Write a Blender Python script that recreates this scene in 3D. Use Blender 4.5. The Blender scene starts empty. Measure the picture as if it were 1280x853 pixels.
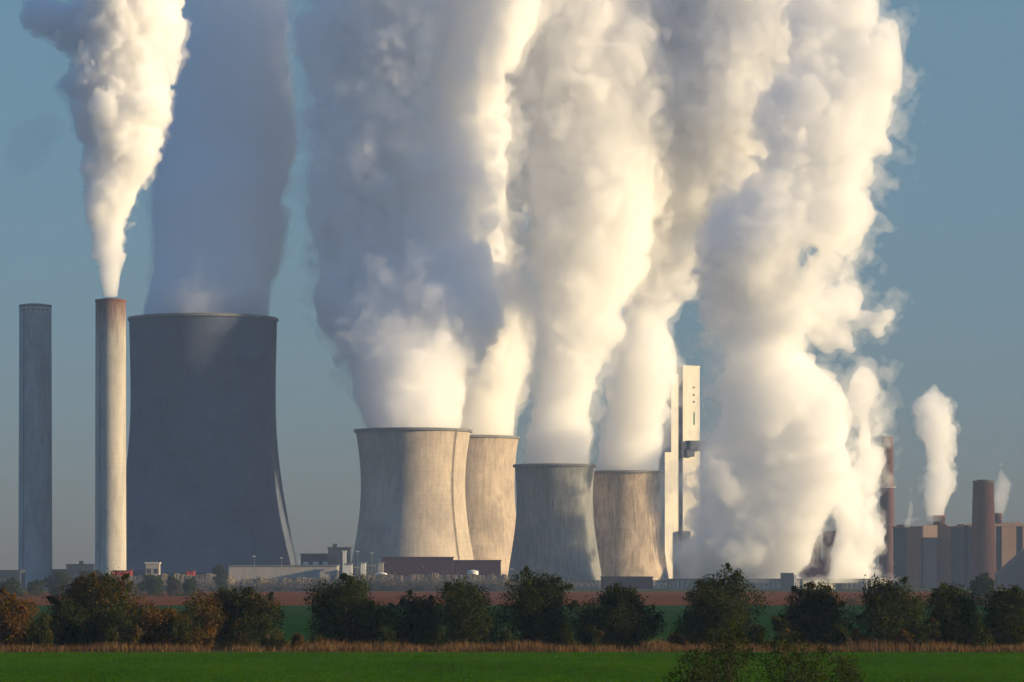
import bpy, math, random
import numpy as np
from mathutils import Vector

R = math.radians
SC = bpy.context.scene
COL = SC.collection
rng = np.random.default_rng(7)
random.seed(7)

# ------------------------------------------------------------------ camera, sky, sun, exposure
F = 4500.0            # focal length in pixels of the 1280 px wide photograph
HOR = 722.0           # horizon row
CAMZ = 8.0
SUN_EL, SUN_AZ = 11.0, 79.0      # azimuth measured from "behind the camera" towards the right
cam = bpy.data.objects.new('camera', bpy.data.cameras.new('camera'))
COL.objects.link(cam)
cam.location = (0, 0, CAMZ)
cam.rotation_euler = (R(90), 0, 0)
cam.data.sensor_width = 36
cam.data.lens = F / 1280 * 36
cam.data.shift_y = (HOR - 426.5) / 1280
cam.data.clip_start = 1
cam.data.clip_end = 60000
SC.camera = cam

world = bpy.data.worlds.new("World")
SC.world = world
world.use_nodes = True
wt = world.node_tree
sky = wt.nodes.new('ShaderNodeTexSky')
sky.sky_type = 'NISHITA'
sky.sun_disc = False
sky.sun_elevation = R(SUN_EL)
sky.sun_rotation = R(180 - SUN_AZ)
sky.altitude = 0
sky.air_density = 1.0
sky.dust_density = 0.2
sky.ozone_density = 1.6
bg = wt.nodes['Background']
# cool grade of the evening sky: slate blue near the horizon, teal above
tcw = wt.nodes.new('ShaderNodeTexCoord')
spw = wt.nodes.new('ShaderNodeSeparateXYZ')
wt.links.new(tcw.outputs['Generated'], spw.inputs[0])
rmp = wt.nodes.new('ShaderNodeValToRGB')
rmp.color_ramp.elements[0].position = 0.0
rmp.color_ramp.elements[0].color = (0.27, 0.32, 0.62, 1)
rmp.color_ramp.elements[1].position = 0.16
rmp.color_ramp.elements[1].color = (0.46, 0.65, 0.77, 1)
e_ = rmp.color_ramp.elements.new(0.5)
e_.color = (0.74, 1.25, 1.78, 1)  # dome above the view brightened blue as added ambient fill
wt.links.new(spw.outputs[2], rmp.inputs[0])
mxw = wt.nodes.new('ShaderNodeMix')
mxw.data_type = 'RGBA'
mxw.blend_type = 'MULTIPLY'
mxw.inputs[0].default_value = 1.0
wt.links.new(sky.outputs[0], mxw.inputs[6])
wt.links.new(rmp.outputs[0], mxw.inputs[7])
wt.links.new(mxw.outputs[2], bg.inputs[0])
bg.inputs[1].default_value = 0.07

sun = bpy.data.objects.new('sun', bpy.data.lights.new('sun', 'SUN'))
COL.objects.link(sun)
sun.data.energy = 5.0
sun.data.angle = R(0.6)
sun.data.color = (1.0, 0.76, 0.43)
sdir = Vector((math.sin(R(SUN_AZ)) * math.cos(R(SUN_EL)), -math.cos(R(SUN_AZ)) * math.cos(R(SUN_EL)), math.sin(R(SUN_EL))))
sun.rotation_euler = sdir.to_track_quat('Z', 'Y').to_euler()
sun.location = sdir * 500

SC.render.engine = 'CYCLES'
cy = SC.cycles
cy.use_denoising = True
cy.max_bounces = 32
cy.diffuse_bounces = 3
cy.glossy_bounces = 2
cy.transmission_bounces = 2
cy.transparent_max_bounces = 64
cy.volume_bounces = 18
cy.use_adaptive_sampling = True
cy.adaptive_threshold = 0.03
cy.caustics_reflective = False
cy.caustics_refractive = False
vs = SC.view_settings
vs.view_transform = 'Standard'
vs.look = 'None'
vs.exposure = 0.78
vs.gamma = 1.0
vs.use_curve_mapping = False


def at(px, py, D):
    return Vector(((px - 640) / F * D, D, CAMZ + (HOR - py) / F * D))


def X(px, D):
    return (px - 640) / F * D


def Z(py, D):
    return CAMZ + (HOR - py) / F * D


# ------------------------------------------------------------------ materials
class NT:
    def __init__(s, name):
        s.m = bpy.data.materials.new(name)
        s.m.use_nodes = True
        s.t = s.m.node_tree
        s.p = s.t.nodes['Principled BSDF']
        s.out = s.t.nodes['Material Output']
        s.p.inputs['Specular IOR Level'].default_value = 0.08

    def n(s, typ, **kw):
        nd = s.t.nodes.new(typ)
        for k, v in kw.items():
            if hasattr(nd, k):
                setattr(nd, k, v)
            else:
                nd.inputs[k.replace('_', ' ')].default_value = v
        return nd

    def l(s, a, b):
        s.t.links.new(a, b)

    def coord(s, scale=(1, 1, 1), space='Object'):
        tc = s.n('ShaderNodeTexCoord')
        mp = s.n('ShaderNodeMapping')
        mp.inputs['Scale'].default_value = scale
        s.l(tc.outputs[space], mp.inputs[0])
        return mp.outputs[0]

    def noise(s, vec, scale, detail=4, rough=0.55, dist=0.0):
        nd = s.n('ShaderNodeTexNoise')
        nd.inputs['Scale'].default_value = scale
        nd.inputs['Detail'].default_value = detail
        nd.inputs['Roughness'].default_value = rough
        nd.inputs['Distortion'].default_value = dist
        s.l(vec, nd.inputs['Vector'])
        return nd.outputs['Fac']

    def ramp(s, fac, stops):
        r = s.n('ShaderNodeValToRGB')
        e = r.color_ramp.elements
        while len(e) < len(stops):
            e.new(0.5)
        for i, (p, c) in enumerate(stops):
            e[i].position = p
            e[i].color = (c[0], c[1], c[2], 1) if not isinstance(c, (int, float)) else (c, c, c, 1)
        s.l(fac, r.inputs[0])
        return r.outputs[0]

    def mix(s, fac, a, b, mode='MIX'):
        m = s.n('ShaderNodeMix')
        m.data_type = 'RGBA'
        m.blend_type = mode
        for v, sock in ((fac, m.inputs[0]), (a, m.inputs[6]), (b, m.inputs[7])):
            if isinstance(v, (int, float)):
                sock.default_value = v
            elif isinstance(v, tuple):
                sock.default_value = (v[0], v[1], v[2], 1)
            else:
                s.l(v, sock)
        return m.outputs[2]

    def base(s, c):
        if isinstance(c, tuple):
            s.p.inputs['Base Color'].default_value = (c[0], c[1], c[2], 1)
        else:
            s.l(c, s.p.inputs['Base Color'])

    def bump(s, h, strength=0.4, dist=0.2):
        b = s.n('ShaderNodeBump')
        b.inputs['Strength'].default_value = strength
        b.inputs['Distance'].default_value = dist
        s.l(h, b.inputs['Height'])
        s.l(b.outputs[0], s.p.inputs['Normal'])


def mat_plain(name, c, var=0.25, scale=0.15, rough=0.8, metal=0.0, stretch=(1, 1, 0.4)):
    k = NT(name)
    v = k.coord(stretch)
    n = k.noise(v, scale, 6, 0.6)
    n2 = k.noise(v, scale * 9, 4, 0.6)
    lo = tuple(x * (1 - var) for x in c)
    hi = tuple(min(0.9, x * (1 + var)) for x in c)
    c1 = k.ramp(n, [(0.3, lo), (0.7, hi)])
    c2 = k.ramp(n2, [(0.3, 0.8), (0.7, 1.0)])
    k.base(k.mix(1.0, c1, c2, 'MULTIPLY'))
    k.p.inputs['Roughness'].default_value = rough
    k.p.inputs['Metallic'].default_value = metal
    return k.m


def mat_concrete(name, c, stain=0.5, streak=0.10, seed=0.0, wet=None, rings=True):
    """weathered concrete shell: formwork lifts, vertical water streaks, patches"""
    k = NT(name)
    tc = k.n('ShaderNodeTexCoord')
    sep = k.n('ShaderNodeSeparateXYZ')
    k.l(tc.outputs['Object'], sep.inputs[0])
    ang = k.n('ShaderNodeMath', operation='ARCTAN2')
    k.l(sep.outputs[1], ang.inputs[0])
    k.l(sep.outputs[0], ang.inputs[1])
    angs = k.n('ShaderNodeMath', operation='MULTIPLY')
    k.l(ang.outputs[0], angs.inputs[0])
    angs.inputs[1].default_value = 38.0
    cmb = k.n('ShaderNodeCombineXYZ')
    k.l(angs.outputs[0], cmb.inputs[0])
    k.l(sep.outputs[2], cmb.inputs[1])
    cmb.inputs[2].default_value = seed
    mp = k.n('ShaderNodeMapping')
    mp.inputs['Scale'].default_value = (0.8, 0.13, 1)
    k.l(cmb.outputs[0], mp.inputs[0])
    st = k.noise(mp.outputs[0], 0.55, 5, 0.65, 0.4)
    st2 = k.noise(mp.outputs[0], 1.6, 3, 0.6)
    pat = k.noise(cmb.outputs[0], 0.03, 6, 0.65, 0.2)
    fine = k.noise(cmb.outputs[0], 0.5, 4, 0.7)
    dark = tuple(x * (1 - stain) for x in c)
    col = k.mix(k.ramp(st, [(0.38, 0.0), (0.72, 1.0)]), c, dark)
    light = tuple(min(0.8, x * 1.5) for x in c)
    col = k.mix(k.ramp(st2, [(0.62, 0.0), (0.74, streak * 5)]), col, light)
    big = k.noise(cmb.outputs[0], 0.05, 6, 0.65, 0.3)
    col = k.mix(k.ramp(pat, [(0.38, 0.15), (0.60, 1.0)]), k.mix(1.0, col, (0.66, 0.68, 0.70), 'MULTIPLY'), col)
    col = k.mix(k.ramp(big, [(0.52, 0.0), (0.62, streak * 2.5)]), col, light)
    col = k.mix(1.0, col, k.ramp(fine, [(0.3, 0.86), (0.7, 1.0)]), 'MULTIPLY')
    if rings:
        w = k.n('ShaderNodeMath', operation='FRACT')
        d = k.n('ShaderNodeMath', operation='DIVIDE')
        k.l(sep.outputs[2], d.inputs[0])
        d.inputs[1].default_value = 3.1
        k.l(d.outputs[0], w.inputs[0])
        col = k.mix(k.ramp(w.outputs[0], [(0.0, 0.34), (0.12, 0.0)]), col, k.mix(1.0, col, (0.6, 0.6, 0.62), 'MULTIPLY'))
        w2 = k.n('ShaderNodeMath', operation='FRACT')
        d2 = k.n('ShaderNodeMath', operation='DIVIDE')
        k.l(angs.outputs[0], d2.inputs[0])
        d2.inputs[1].default_value = 4.974
        k.l(d2.outputs[0], w2.inputs[0])
        col = k.mix(k.ramp(w2.outputs[0], [(0.0, 0.3), (0.09, 0.0)]), col, k.mix(1.0, col, (0.6, 0.6, 0.62), 'MULTIPLY'))
    if wet:   # dark run-off band below the mouth (z0..z1), rust or soot
        z0, z1, wc = wet
        mr = k.n('ShaderNodeMapRange')
        k.l(sep.outputs[2], mr.inputs[0])
        mr.inputs[1].default_value = z0
        mr.inputs[2].default_value = z1
        ad = k.n('ShaderNodeMath', operation='MULTIPLY_ADD')
        k.l(st, ad.inputs[0])
        ad.inputs[1].default_value = 1.6
        ad.inputs[2].default_value = -0.8
        sm = k.n('ShaderNodeMath', operation='ADD')
        k.l(ad.outputs[0], sm.inputs[0])
        k.l(mr.outputs[0], sm.inputs[1])
        col = k.mix(k.ramp(sm.outputs[0], [(0.25, 0.0), (0.85, 0.92)]), col, wc)
    k.base(col)
    k.p.inputs['Roughness'].default_value = 0.85
    k.bump(fine, 0.35, 0.25)
    return k.m


def mat_foliage(name, c_lo, c_hi, c_aut, amt):
    k = NT(name)
    at_ = k.n('ShaderNodeAttribute')
    at_.attribute_name = 'leafvar'
    sep = k.n('ShaderNodeSeparateColor')
    k.l(at_.outputs['Color'], sep.inputs[0])
    v = k.coord()
    n = k.noise(v, 0.55, 3, 0.6)
    col = k.mix(sep.outputs[0], c_lo, c_hi)
    ad = k.n('ShaderNodeMath', operation='ADD')
    k.l(n, ad.inputs[0])
    m2 = k.n('ShaderNodeMath', operation='MULTIPLY')
    k.l(sep.outputs[1], m2.inputs[0])
    m2.inputs[1].default_value = 0.25
    k.l(m2.outputs[0], ad.inputs[1])
    t0 = 0.95 - 0.5 * amt
    col = k.mix(k.ramp(ad.outputs[0], [(t0 - 0.10, 0.0), (t0 + 0.06, 1.0)]), col, c_aut)
    k.base(col)
    k.p.inputs['Roughness'].default_value = 0.8
    k.p.inputs['Specular IOR Level'].default_value = 0.0
    tr = k.n('ShaderNodeBsdfTranslucent')
    k.l(col, tr.inputs[0])
    ms = k.n('ShaderNodeMixShader')
    ms.inputs[0].default_value = 0.25
    k.l(k.p.outputs[0], ms.inputs[1])
    k.l(tr.outputs[0], ms.inputs[2])
    k.l(ms.outputs[0], k.out.inputs['Surface'])
    return k.m


def mat_volume(name, dens, col=(0.995, 0.995, 0.995), aniso=0.0):
    k = NT(name)
    k.t.nodes.remove(k.p)
    v = k.n('ShaderNodeVolumePrincipled')
    v.inputs['Color'].default_value = (*col, 1)
    v.inputs['Density'].default_value = dens
    v.inputs['Anisotropy'].default_value = aniso
    k.l(v.outputs[0], k.out.inputs['Volume'])
    return k.m


# ------------------------------------------------------------------ mesh helpers
def mesh_np(name, V, Q, mats, mi=None, smooth=False):
    V = np.asarray(V, np.float32)
    me = bpy.data.meshes.new(name)
    if isinstance(Q, np.ndarray):
        k = Q.shape[1]
        me.vertices.add(len(V))
        me.vertices.foreach_set('co', V.ravel())
        me.loops.add(Q.size)
        me.loops.foreach_set('vertex_index', Q.ravel().astype(np.int32))
        me.polygons.add(len(Q))
        me.polygons.foreach_set('loop_start', np.arange(0, Q.size, k, dtype=np.int32))
    else:
        me.from_pydata(V.tolist(), [], Q)
    for m in (mats if isinstance(mats, (list, tuple)) else [mats]):
        me.materials.append(m)
    if mi is not None:
        me.polygons.foreach_set('material_index', np.asarray(mi, np.int32))
    if smooth:
        me.polygons.foreach_set('use_smooth', np.ones(len(me.polygons), bool))
    me.update(calc_edges=True)
    return me


def link(name, me, parent=None, loc=None, rz=0):
    o = bpy.data.objects.new(name, me)
    COL.objects.link(o)
    if parent is not None:
        o.parent = parent
    if loc is not None:
        o.location = loc
    o.rotation_euler.z = rz
    return o


def tag(o, label, cat, group=None, kind=None):
    o['label'] = label
    o['category'] = cat
    if group:
        o['group'] = group
    if kind:
        o['kind'] = kind
    return o


def thing(name, label, cat, loc, rz=0, group=None):
    o = bpy.data.objects.new(name, None)
    COL.objects.link(o)
    o.location = loc
    o.rotation_euler.z = rz
    return tag(o, label, cat, group)


def struct(name, me, loc=(0, 0, 0), label=None):
    o = link(name, me, None, loc)
    o['kind'] = 'structure'
    if label:
        o['label'] = label
    return o


class MB:
    """collects boxes, prisms and turned shapes of one part"""
    def __init__(s):
        s.V, s.Fc, s.sm = [], [], []

    def box(s, x0, x1, y0, y1, z0, z1):
        b = len(s.V)
        s.V += [(x0, y0, z0), (x1, y0, z0), (x1, y1, z0), (x0, y1, z0), (x0, y0, z1), (x1, y0, z1), (x1, y1, z1), (x0, y1, z1)]
        s.Fc += [tuple(b + i for i in f) for f in ((0, 3, 2, 1), (4, 5, 6, 7), (0, 1, 5, 4), (1, 2, 6, 5), (2, 3, 7, 6), (3, 0, 4, 7))]
        return s

    def prism(s, poly, y0, y1):     # polygon in x,z extruded along y
        b, n = len(s.V), len(poly)
        s.V += [(x, y0, z) for x, z in poly] + [(x, y1, z) for x, z in poly]
        s.Fc.append(tuple(b + i for i in range(n)))
        s.Fc.append(tuple(b + n + i for i in reversed(range(n))))
        for i in range(n):
            j = (i + 1) % n
            s.Fc.append((b + i, b + n + i, b + n + j, b + j))
        return s

    def lathe(s, prof, n=48, cx=0, cy=0, closed=False):
        b, k = len(s.V), len(prof)
        for r, z in prof:
            for i in range(n):
                a = 2 * math.pi * i / n
                s.V.append((cx + r * math.cos(a), cy + r * math.sin(a), z))
        for j in range(k if closed else k - 1):
            j2 = (j + 1) % k
            for i in range(n):
                i2 = (i + 1) % n
                s.Fc.append((b + j * n + i, b + j * n + i2, b + j2 * n + i2, b + j2 * n + i))
        return s

    def tube(s, p, q, r0, r1, n=7):
        p, q = Vector(p), Vector(q)
        d = (q - p).normalized()
        u = d.orthogonal().normalized()
        w = d.cross(u)
        b = len(s.V)
        for c, r in ((p, r0), (q, r1)):
            for i in range(n):
                a = 2 * math.pi * i / n
                s.V.append(tuple(c + (u * math.cos(a) + w * math.sin(a)) * r))
        for i in range(n):
            i2 = (i + 1) % n
            s.Fc.append((b + i, b + i2, b + n + i2, b + n + i))
        s.Fc.append(tuple(b + i for i in reversed(range(n))))
        s.Fc.append(tuple(b + n + i for i in range(n)))
        return s

    def build(s, name, m, parent=None, loc=None, rz=0, smooth=False):
        me = mesh_np(name, s.V, s.Fc, m)
        if smooth:
            me.polygons.foreach_set('use_smooth', np.ones(len(me.polygons), bool))
            me.set_sharp_from_angle(angle=R(40))
        return link(name, me, parent, loc, rz)


# ------------------------------------------------------------------ ground and fields
def ground_mat(name, cols, scale, bump=0.4, stretch=(1, 1, 1), fine=1.0):
    k = NT(name)
    v = k.coord(stretch)
    n = k.noise(v, scale, 8, 0.62)
    n2 = k.noise(v, scale * 14 * fine, 5, 0.65)
    c = k.ramp(n, [(0.3, cols[0]), (0.5, cols[1]), (0.7, cols[2])])
    k.base(k.mix(1.0, c, k.ramp(n2, [(0.3, 0.62), (0.7, 1.0)]), 'MULTIPLY'))
    k.p.inputs['Roughness'].default_value = 0.95
    k.p.inputs['Specular IOR Level'].default_value = 0.0
    k.bump(n2, bump, 0.15)
    return k.m


def strip(name, D0, D1, z, m, wob=0.0, x0=-3000, x1=3000, nx=160, seed=1):
    rg = np.random.default_rng(seed)
    xs = np.linspace(x0, x1, nx)
    w = np.convolve(rg.normal(size=nx + 8), np.ones(5) / 5, 'same')[4:4 + nx] * wob
    w2 = np.convolve(rg.normal(size=nx + 8), np.ones(5) / 5, 'same')[4:4 + nx] * wob
    V = [(x, D0 + a, z) for x, a in zip(xs, w)] + [(x, D1 + b, z) for x, b in zip(xs, w2)]
    Fc = [(i, i + 1, nx + i + 1, nx + i) for i in range(nx - 1)]
    return struct(name, mesh_np(name, V, Fc, m))


g0 = ground_mat('ground_soil', [(0.035, 0.05, 0.02), (0.05, 0.06, 0.03), (0.07, 0.065, 0.04)], 0.004)
G = 30000
struct('ground', mesh_np('ground', [(-G, -400, 0), (G, -400, 0), (G, 2 * G, 0), (-G, 2 * G, 0)], [(0, 1, 2, 3)], g0))
m_near = ground_mat('young_crop_ground', [(0.024, 0.066, 0.002), (0.040, 0.105, 0.002), (0.066, 0.135, 0.003)], 0.05, 0.6, (1, 0.35, 1))
m_mid = ground_mat('distant_crop', [(0.014, 0.052, 0.010), (0.020, 0.064, 0.012), (0.028, 0.072, 0.012)], 0.02, 0.3, (1, 0.3, 1))
m_red = ground_mat('ploughed_soil', [(0.13, 0.040, 0.014), (0.17, 0.054, 0.018), (0.20, 0.066, 0.024)], 0.012, 0.5, (1, 0.2, 1))
m_verge = ground_mat('verge_soil', [(0.08, 0.055, 0.02), (0.13, 0.085, 0.035), (0.17, 0.11, 0.05)], 0.15, 0.6)
m_far = ground_mat('far_crop', [(0.02, 0.06, 0.02), (0.03, 0.075, 0.03), (0.035, 0.08, 0.03)], 0.01)
strip('near_field', 120, 384.5, 0.010, m_near, 1.2, -400, 400)
strip('grass_verge', 384, 436, 0.014, m_verge, 0.8, -500, 500)
strip('green_field', 436, 1030, 0.010, m_mid, 1.5, -900, 900)
strip('ploughed_field', 1030, 2050, 0.012, m_red, 3, -1600, 1600)
strip('far_field', 2050, 2230, 0.014, m_far, 5, -2200, 2200)

# ------------------------------------------------------------------ steam: density field -> closed surface -> volume
def upmat(nf, nc_cell, rg=None):
    """cubic b-spline interpolation matrix from a coarse lattice to nf samples, cell size in voxels"""
    nc = int(math.ceil(nf / nc_cell)) + 4
    t = np.arange(nf) / nc_cell
    i = np.floor(t).astype(int)
    f = t - i
    w = [(1 - f) ** 3 / 6, (3 * f ** 3 - 6 * f ** 2 + 4) / 6, (-3 * f ** 3 + 3 * f ** 2 + 3 * f + 1) / 6, f ** 3 / 6]
    M = np.zeros((nf, nc), np.float32)
    for k in range(4):
        M[np.arange(nf), i + k] += w[k]
    return M


def lattice(shape, cell, rg):
    Ms = [upmat(n, c) for n, c in zip(shape, cell)]
    c = rg.normal(size=tuple(m.shape[1] for m in Ms)).astype(np.float32)
    c = np.tensordot(Ms[0], c, (1, 0))
    c = np.einsum('bj,ajc->abc', Ms[1], c, optimize=True)
    c = np.einsum('ck,abk->abc', Ms[2], c, optimize=True)
    return c * 2.2


def surface_nets(Fv, org, vox, iso):
    """naive surface nets of Fv > iso; the border is treated as outside, so the surface is closed"""
    A = Fv - iso
    for ax in range(3):
        sl = [slice(None)] * 3
        for e in (0, -1):
            sl[ax] = e
            A[tuple(sl)] = -1.0
    ins = A > 0
    nx, ny, nz = A.shape
    cs = (nx - 1, ny - 1, nz - 1)
    cnt = np.zeros(cs, np.int8)
    for dx in (0, 1):
        for dy in (0, 1):
            for dz in (0, 1):
                cnt += ins[dx:nx - 1 + dx, dy:ny - 1 + dy, dz:nz - 1 + dz]
    act = (cnt > 0) & (cnt < 8)
    idx = np.argwhere(act)
    ids = np.full(cs, -1, np.int32)
    ids[act] = np.arange(len(idx), dtype=np.int32)
    P = np.zeros((len(idx), 3), np.float32)
    N = np.zeros(len(idx), np.float32)
    i, j, k = idx.T
    for ax in range(3):
        oth = [a for a in range(3) if a != ax]
        for a in (0, 1):
            for b in (0, 1):
                o0 = [0, 0, 0]
                o0[oth[0]], o0[oth[1]] = a, b
                o1 = list(o0)
                o1[ax] = 1
                v0 = A[i + o0[0], j + o0[1], k + o0[2]]
                v1 = A[i + o1[0], j + o1[1], k + o1[2]]
                cr = (v0 > 0) != (v1 > 0)
                t = np.where(cr, v0 / np.where(cr, v0 - v1, 1), 0)
                p = np.zeros((len(idx), 3), np.float32)
                p[:, oth[0]], p[:, oth[1]] = a, b
                p[:, ax] = t
                P[cr] += p[cr]
                N[cr] += 1
    P = (idx + P / N[:, None]) * vox + org
    quads = []
    for ax in range(3):
        o1, o2 = (ax + 1) % 3, (ax + 2) % 3
        lo = [slice(None)] * 3
        hi = [slice(None)] * 3
        lo[ax] = slice(0, -1)
        hi[ax] = slice(1, None)
        s0, s1 = ins[tuple(lo)], ins[tuple(hi)]
        for flip, cr in ((False, s0 & ~s1), (True, ~s0 & s1)):
            e = np.argwhere(cr)
            ok = (e[:, o1] > 0) & (e[:, o2] > 0)
            e = e[ok]
            c = []
            for d1, d2 in ((-1, -1), (0, -1), (0, 0), (-1, 0)):
                q = e.copy()
                q[:, o1] += d1
                q[:, o2] += d2
                c.append(ids[q[:, 0], q[:, 1], q[:, 2]])
            c = np.stack(c, 1)
            quads.append(c[:, ::-1] if flip else c)
    return P, np.concatenate(quads)


def plume(name, label, D, outline, dens=(0.08, 0.017), depth=1.0, vox=1.35, seed=1, amp=1.0, holes=(), dmax=75, blobs=1.0,
          mouth=None, fringe=3.0, drift=0.0, extra=(), lean=0.0, cs=1.0, floor=0.24, lcap=1e9):
    """outline: rows (y, xl, xr) in photograph pixels measured at distance D, bottom first"""
    rg = np.random.default_rng(seed)
    s = D / F
    o = np.array(sorted(outline, key=lambda r: -r[0]), float)
    zz = CAMZ + (HOR - o[:, 0]) * s
    cx = ((o[:, 1] + o[:, 2]) / 2 - 640) * s
    hw = (o[:, 2] - o[:, 1]) / 2 * s
    pad = 14 * amp * max(cs, 0.4) + 4
    x0 = min([(cx - hw).min()] + [X(e[0] - e[2], D) for e in extra]) - pad
    x1 = max([(cx + hw).max()] + [X(e[0] + e[2], D) for e in extra]) + pad
    dy = min(hw.max() * depth, dmax) + pad
    z0, z1 = zz[0] - 3, zz[-1] + (8 if o[-1, 0] > 0 else 0)
    y0 = D - dy + min(0, lean * min(lcap, z1 - z0))
    y1 = D + dy + max(0, lean * min(lcap, z1 - z0))
    shp = (int((x1 - x0) / vox) + 2, int((y1 - y0) / vox) + 2, int((z1 - z0) / vox) + 2)
    gx = (x0 + np.arange(shp[0]) * vox).astype(np.float32)
    gy = (y0 + np.arange(shp[1]) * vox).astype(np.float32)
    gz = (z0 + np.arange(shp[2]) * vox).astype(np.float32)
    CX = np.interp(gz, zz, cx)
    HW = np.interp(gz, zz, hw)
    if o[-1, 0] > 0:      # a plume that ends inside the picture closes softly
        HW = HW * np.clip(1 - (gz - zz[-1]) / 4.0, 0.02, 1)
    HY = np.minimum(HW * depth, dmax)
    CY = D + lean * np.minimum(gz - zz[0], lcap)
    shrink = 0.93
    # core: superellipse cross section
    ux = (gx[:, None, None] - CX[None, None, :]) / (HW * shrink)[None, None, :]
    uy = (gy[None, :, None] - CY[None, None, :]) / (HY * shrink)[None, None, :]
    r = np.sqrt(ux ** 2 + uy ** 2)
    Fv = ((1 - r) * np.minimum(HW, HY)[None, None, :] * shrink).astype(np.float32)
    # growth of turbulence with height above the mouth
    rise = np.clip((gz - zz[0]) / (45.0 * cs), floor, 1.0)
    small = np.clip(HW / 30.0, 0.1, 1.0) / (1 if cs == 1 else 1.3 * cs)
    G_ = (rise * small * amp).astype(np.float32)
    # blobs riding on the outline
    Hh = z1 - z0
    nb = int(blobs * 1.5 * Hh * max(10, hw.mean()) / 160) + 14
    for _ in range(nb):
        z = zz[0] + (z1 - zz[0]) * rg.random() ** 0.9
        c, h = np.interp(z, zz, cx), np.interp(z, zz, hw)
        hy = min(h * depth, dmax)
        rr = min(h, hy) * rg.uniform(0.16, 0.42)
        rr = min(rr, 26)
        if z < zz[0] + 25:
            rr *= 0.5
        a = rg.uniform(0, 2 * math.pi)
        q = rg.uniform(0.72, 1.0)
        p = np.array([c + (h - rr) * q * math.cos(a), D + lean * min(z - zz[0], lcap) + (hy - rr) * q * math.sin(a), z])
        i0 = [max(0, int((p[d] - rr * 1.6 - g[0]) / vox)) for d, g in enumerate((gx, gy, gz))]
        i1 = [min(shp[d], int((p[d] + rr * 1.6 - g[0]) / vox) + 2) for d, g in enumerate((gx, gy, gz))]
        if any(b_ - a_ < 1 for a_, b_ in zip(i0, i1)):
            continue
        dd = np.sqrt((gx[i0[0]:i1[0], None, None] - p[0]) ** 2 + (gy[None, i0[1]:i1[1], None] - p[1]) ** 2 + ((gz[None, None, i0[2]:i1[2]] - p[2]) * 0.8) ** 2)
        sub = Fv[i0[0]:i1[0], i0[1]:i1[1], i0[2]:i1[2]]
        np.maximum(sub, (rr - dd).astype(np.float32), out=sub)
    for (hx, hy_, hr, hz) in extra:      # extra puffs, pixel centre and radii
        c = at(hx, hy_, D)
        dd = np.sqrt(((gx[:, None, None] - c.x) / (hr * s)) ** 2 + ((gy[None, :, None] - D) / (max(hr, hz) * s * 0.8)) ** 2 + ((gz[None, None, :] - c.z) / (hz * s)) ** 2)
        np.maximum(Fv, ((1 - dd) * min(hr, hz) * s).astype(np.float32), out=Fv)
    for (hx, hy_, hr, hz) in holes:      # thin places where the sky shows through
        c = at(hx, hy_, D)
        dd = np.sqrt(((gx[:, None] - c.x) / (hr * s)) ** 2 + ((gz[None, :] - c.z) / (hz * s)) ** 2)
        cut = ((dd - 1) * min(hr, hz) * s * 2.2).astype(np.float32)
        np.minimum(Fv, cut[:, None, :], out=Fv)
    # billows
    F0 = Fv.copy()
    for cell, am, st in ((34, 5.2, 1.3), (17, 4.8, 1.2), (8.5, 4.4, 1.1), (4.2, 2.9, 1.0)):
        big = cell > 10
        cell, am = cell * cs, am * cs
        cv = (cell / vox, cell / vox, cell * st / vox)
        if cv[0] < 1.9:
            continue
        n = lattice(shp, cv, rg)
        Fv += (np.abs(n) - 0.62) * am * G_[None, None, :]
        if big:
            Fv += lattice(shp, (cv[0] * 0.7, cv[1] * 0.7, cv[2] * 0.7), rg) * am * 0.5 * G_[None, None, :]
    np.minimum(Fv, F0 * 1.3 + 7.0 * min(1, cs * 1.6), out=Fv)
    np.maximum(Fv, F0 * 0.9 - 4.5 * amp * min(1, cs * 1.6), out=Fv)
    # keep the lowest slices inside the mouth
    if mouth:
        mx, mr = mouth
        d = mr - np.sqrt((gx[:, None] - mx) ** 2 + (gy[None, :] - D) ** 2)
        low = (gz < zz[0] + 6)
        lim = d[:, :, None] + np.clip((gz - zz[0]), 0, 6)[None, None, low] * 0.6
        Fv[:, :, low] = np.minimum(Fv[:, :, low], lim)
    Vs, Qs, Mi, off = [], [], [], 0
    org = np.array([x0, y0, z0])
    shells = [(0.0, 0)]
    if fringe:
        wn = 0.75 * lattice(shp, (9 / vox,) * 3, rg) + 0.6 * lattice(shp, (3.6 / vox,) * 3, rg)
        F2 = np.minimum(Fv, F0 + 3) + wn * fringe * 0.9 * G_[None, None, :] + fringe * np.clip(rise * small, 0.25, 1)[None, None, :]
    V1, Q1 = surface_nets(Fv, org, vox, 0.0)
    Vs.append(V1)
    Qs.append(Q1)
    Mi.append(np.zeros(len(Q1)))
    mats = [mat_volume(name + '_dense_steam', dens[0])]
    if fringe:
        V2, Q2 = surface_nets(np.maximum(F2, Fv + 0.4), org, vox, 0.0)
        Vs.append(V2)
        Qs.append(Q2 + len(V1))
        Mi.append(np.ones(len(Q2)))
        mats.append(mat_volume(name + '_thin_steam', dens[1]))
    Vv = np.concatenate(Vs)
    base = np.array([cx[0], D, zz[0]])
    me = mesh_np(name, Vv - base, np.concatenate(Qs), mats, np.concatenate(Mi), smooth=False)
    o_ = link(name, me, None, tuple(base))
    print(name, shp, len(Vv))
    return tag(o_, label, 'steam plume' if 'smoke' not in name else 'smoke plume')


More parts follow.
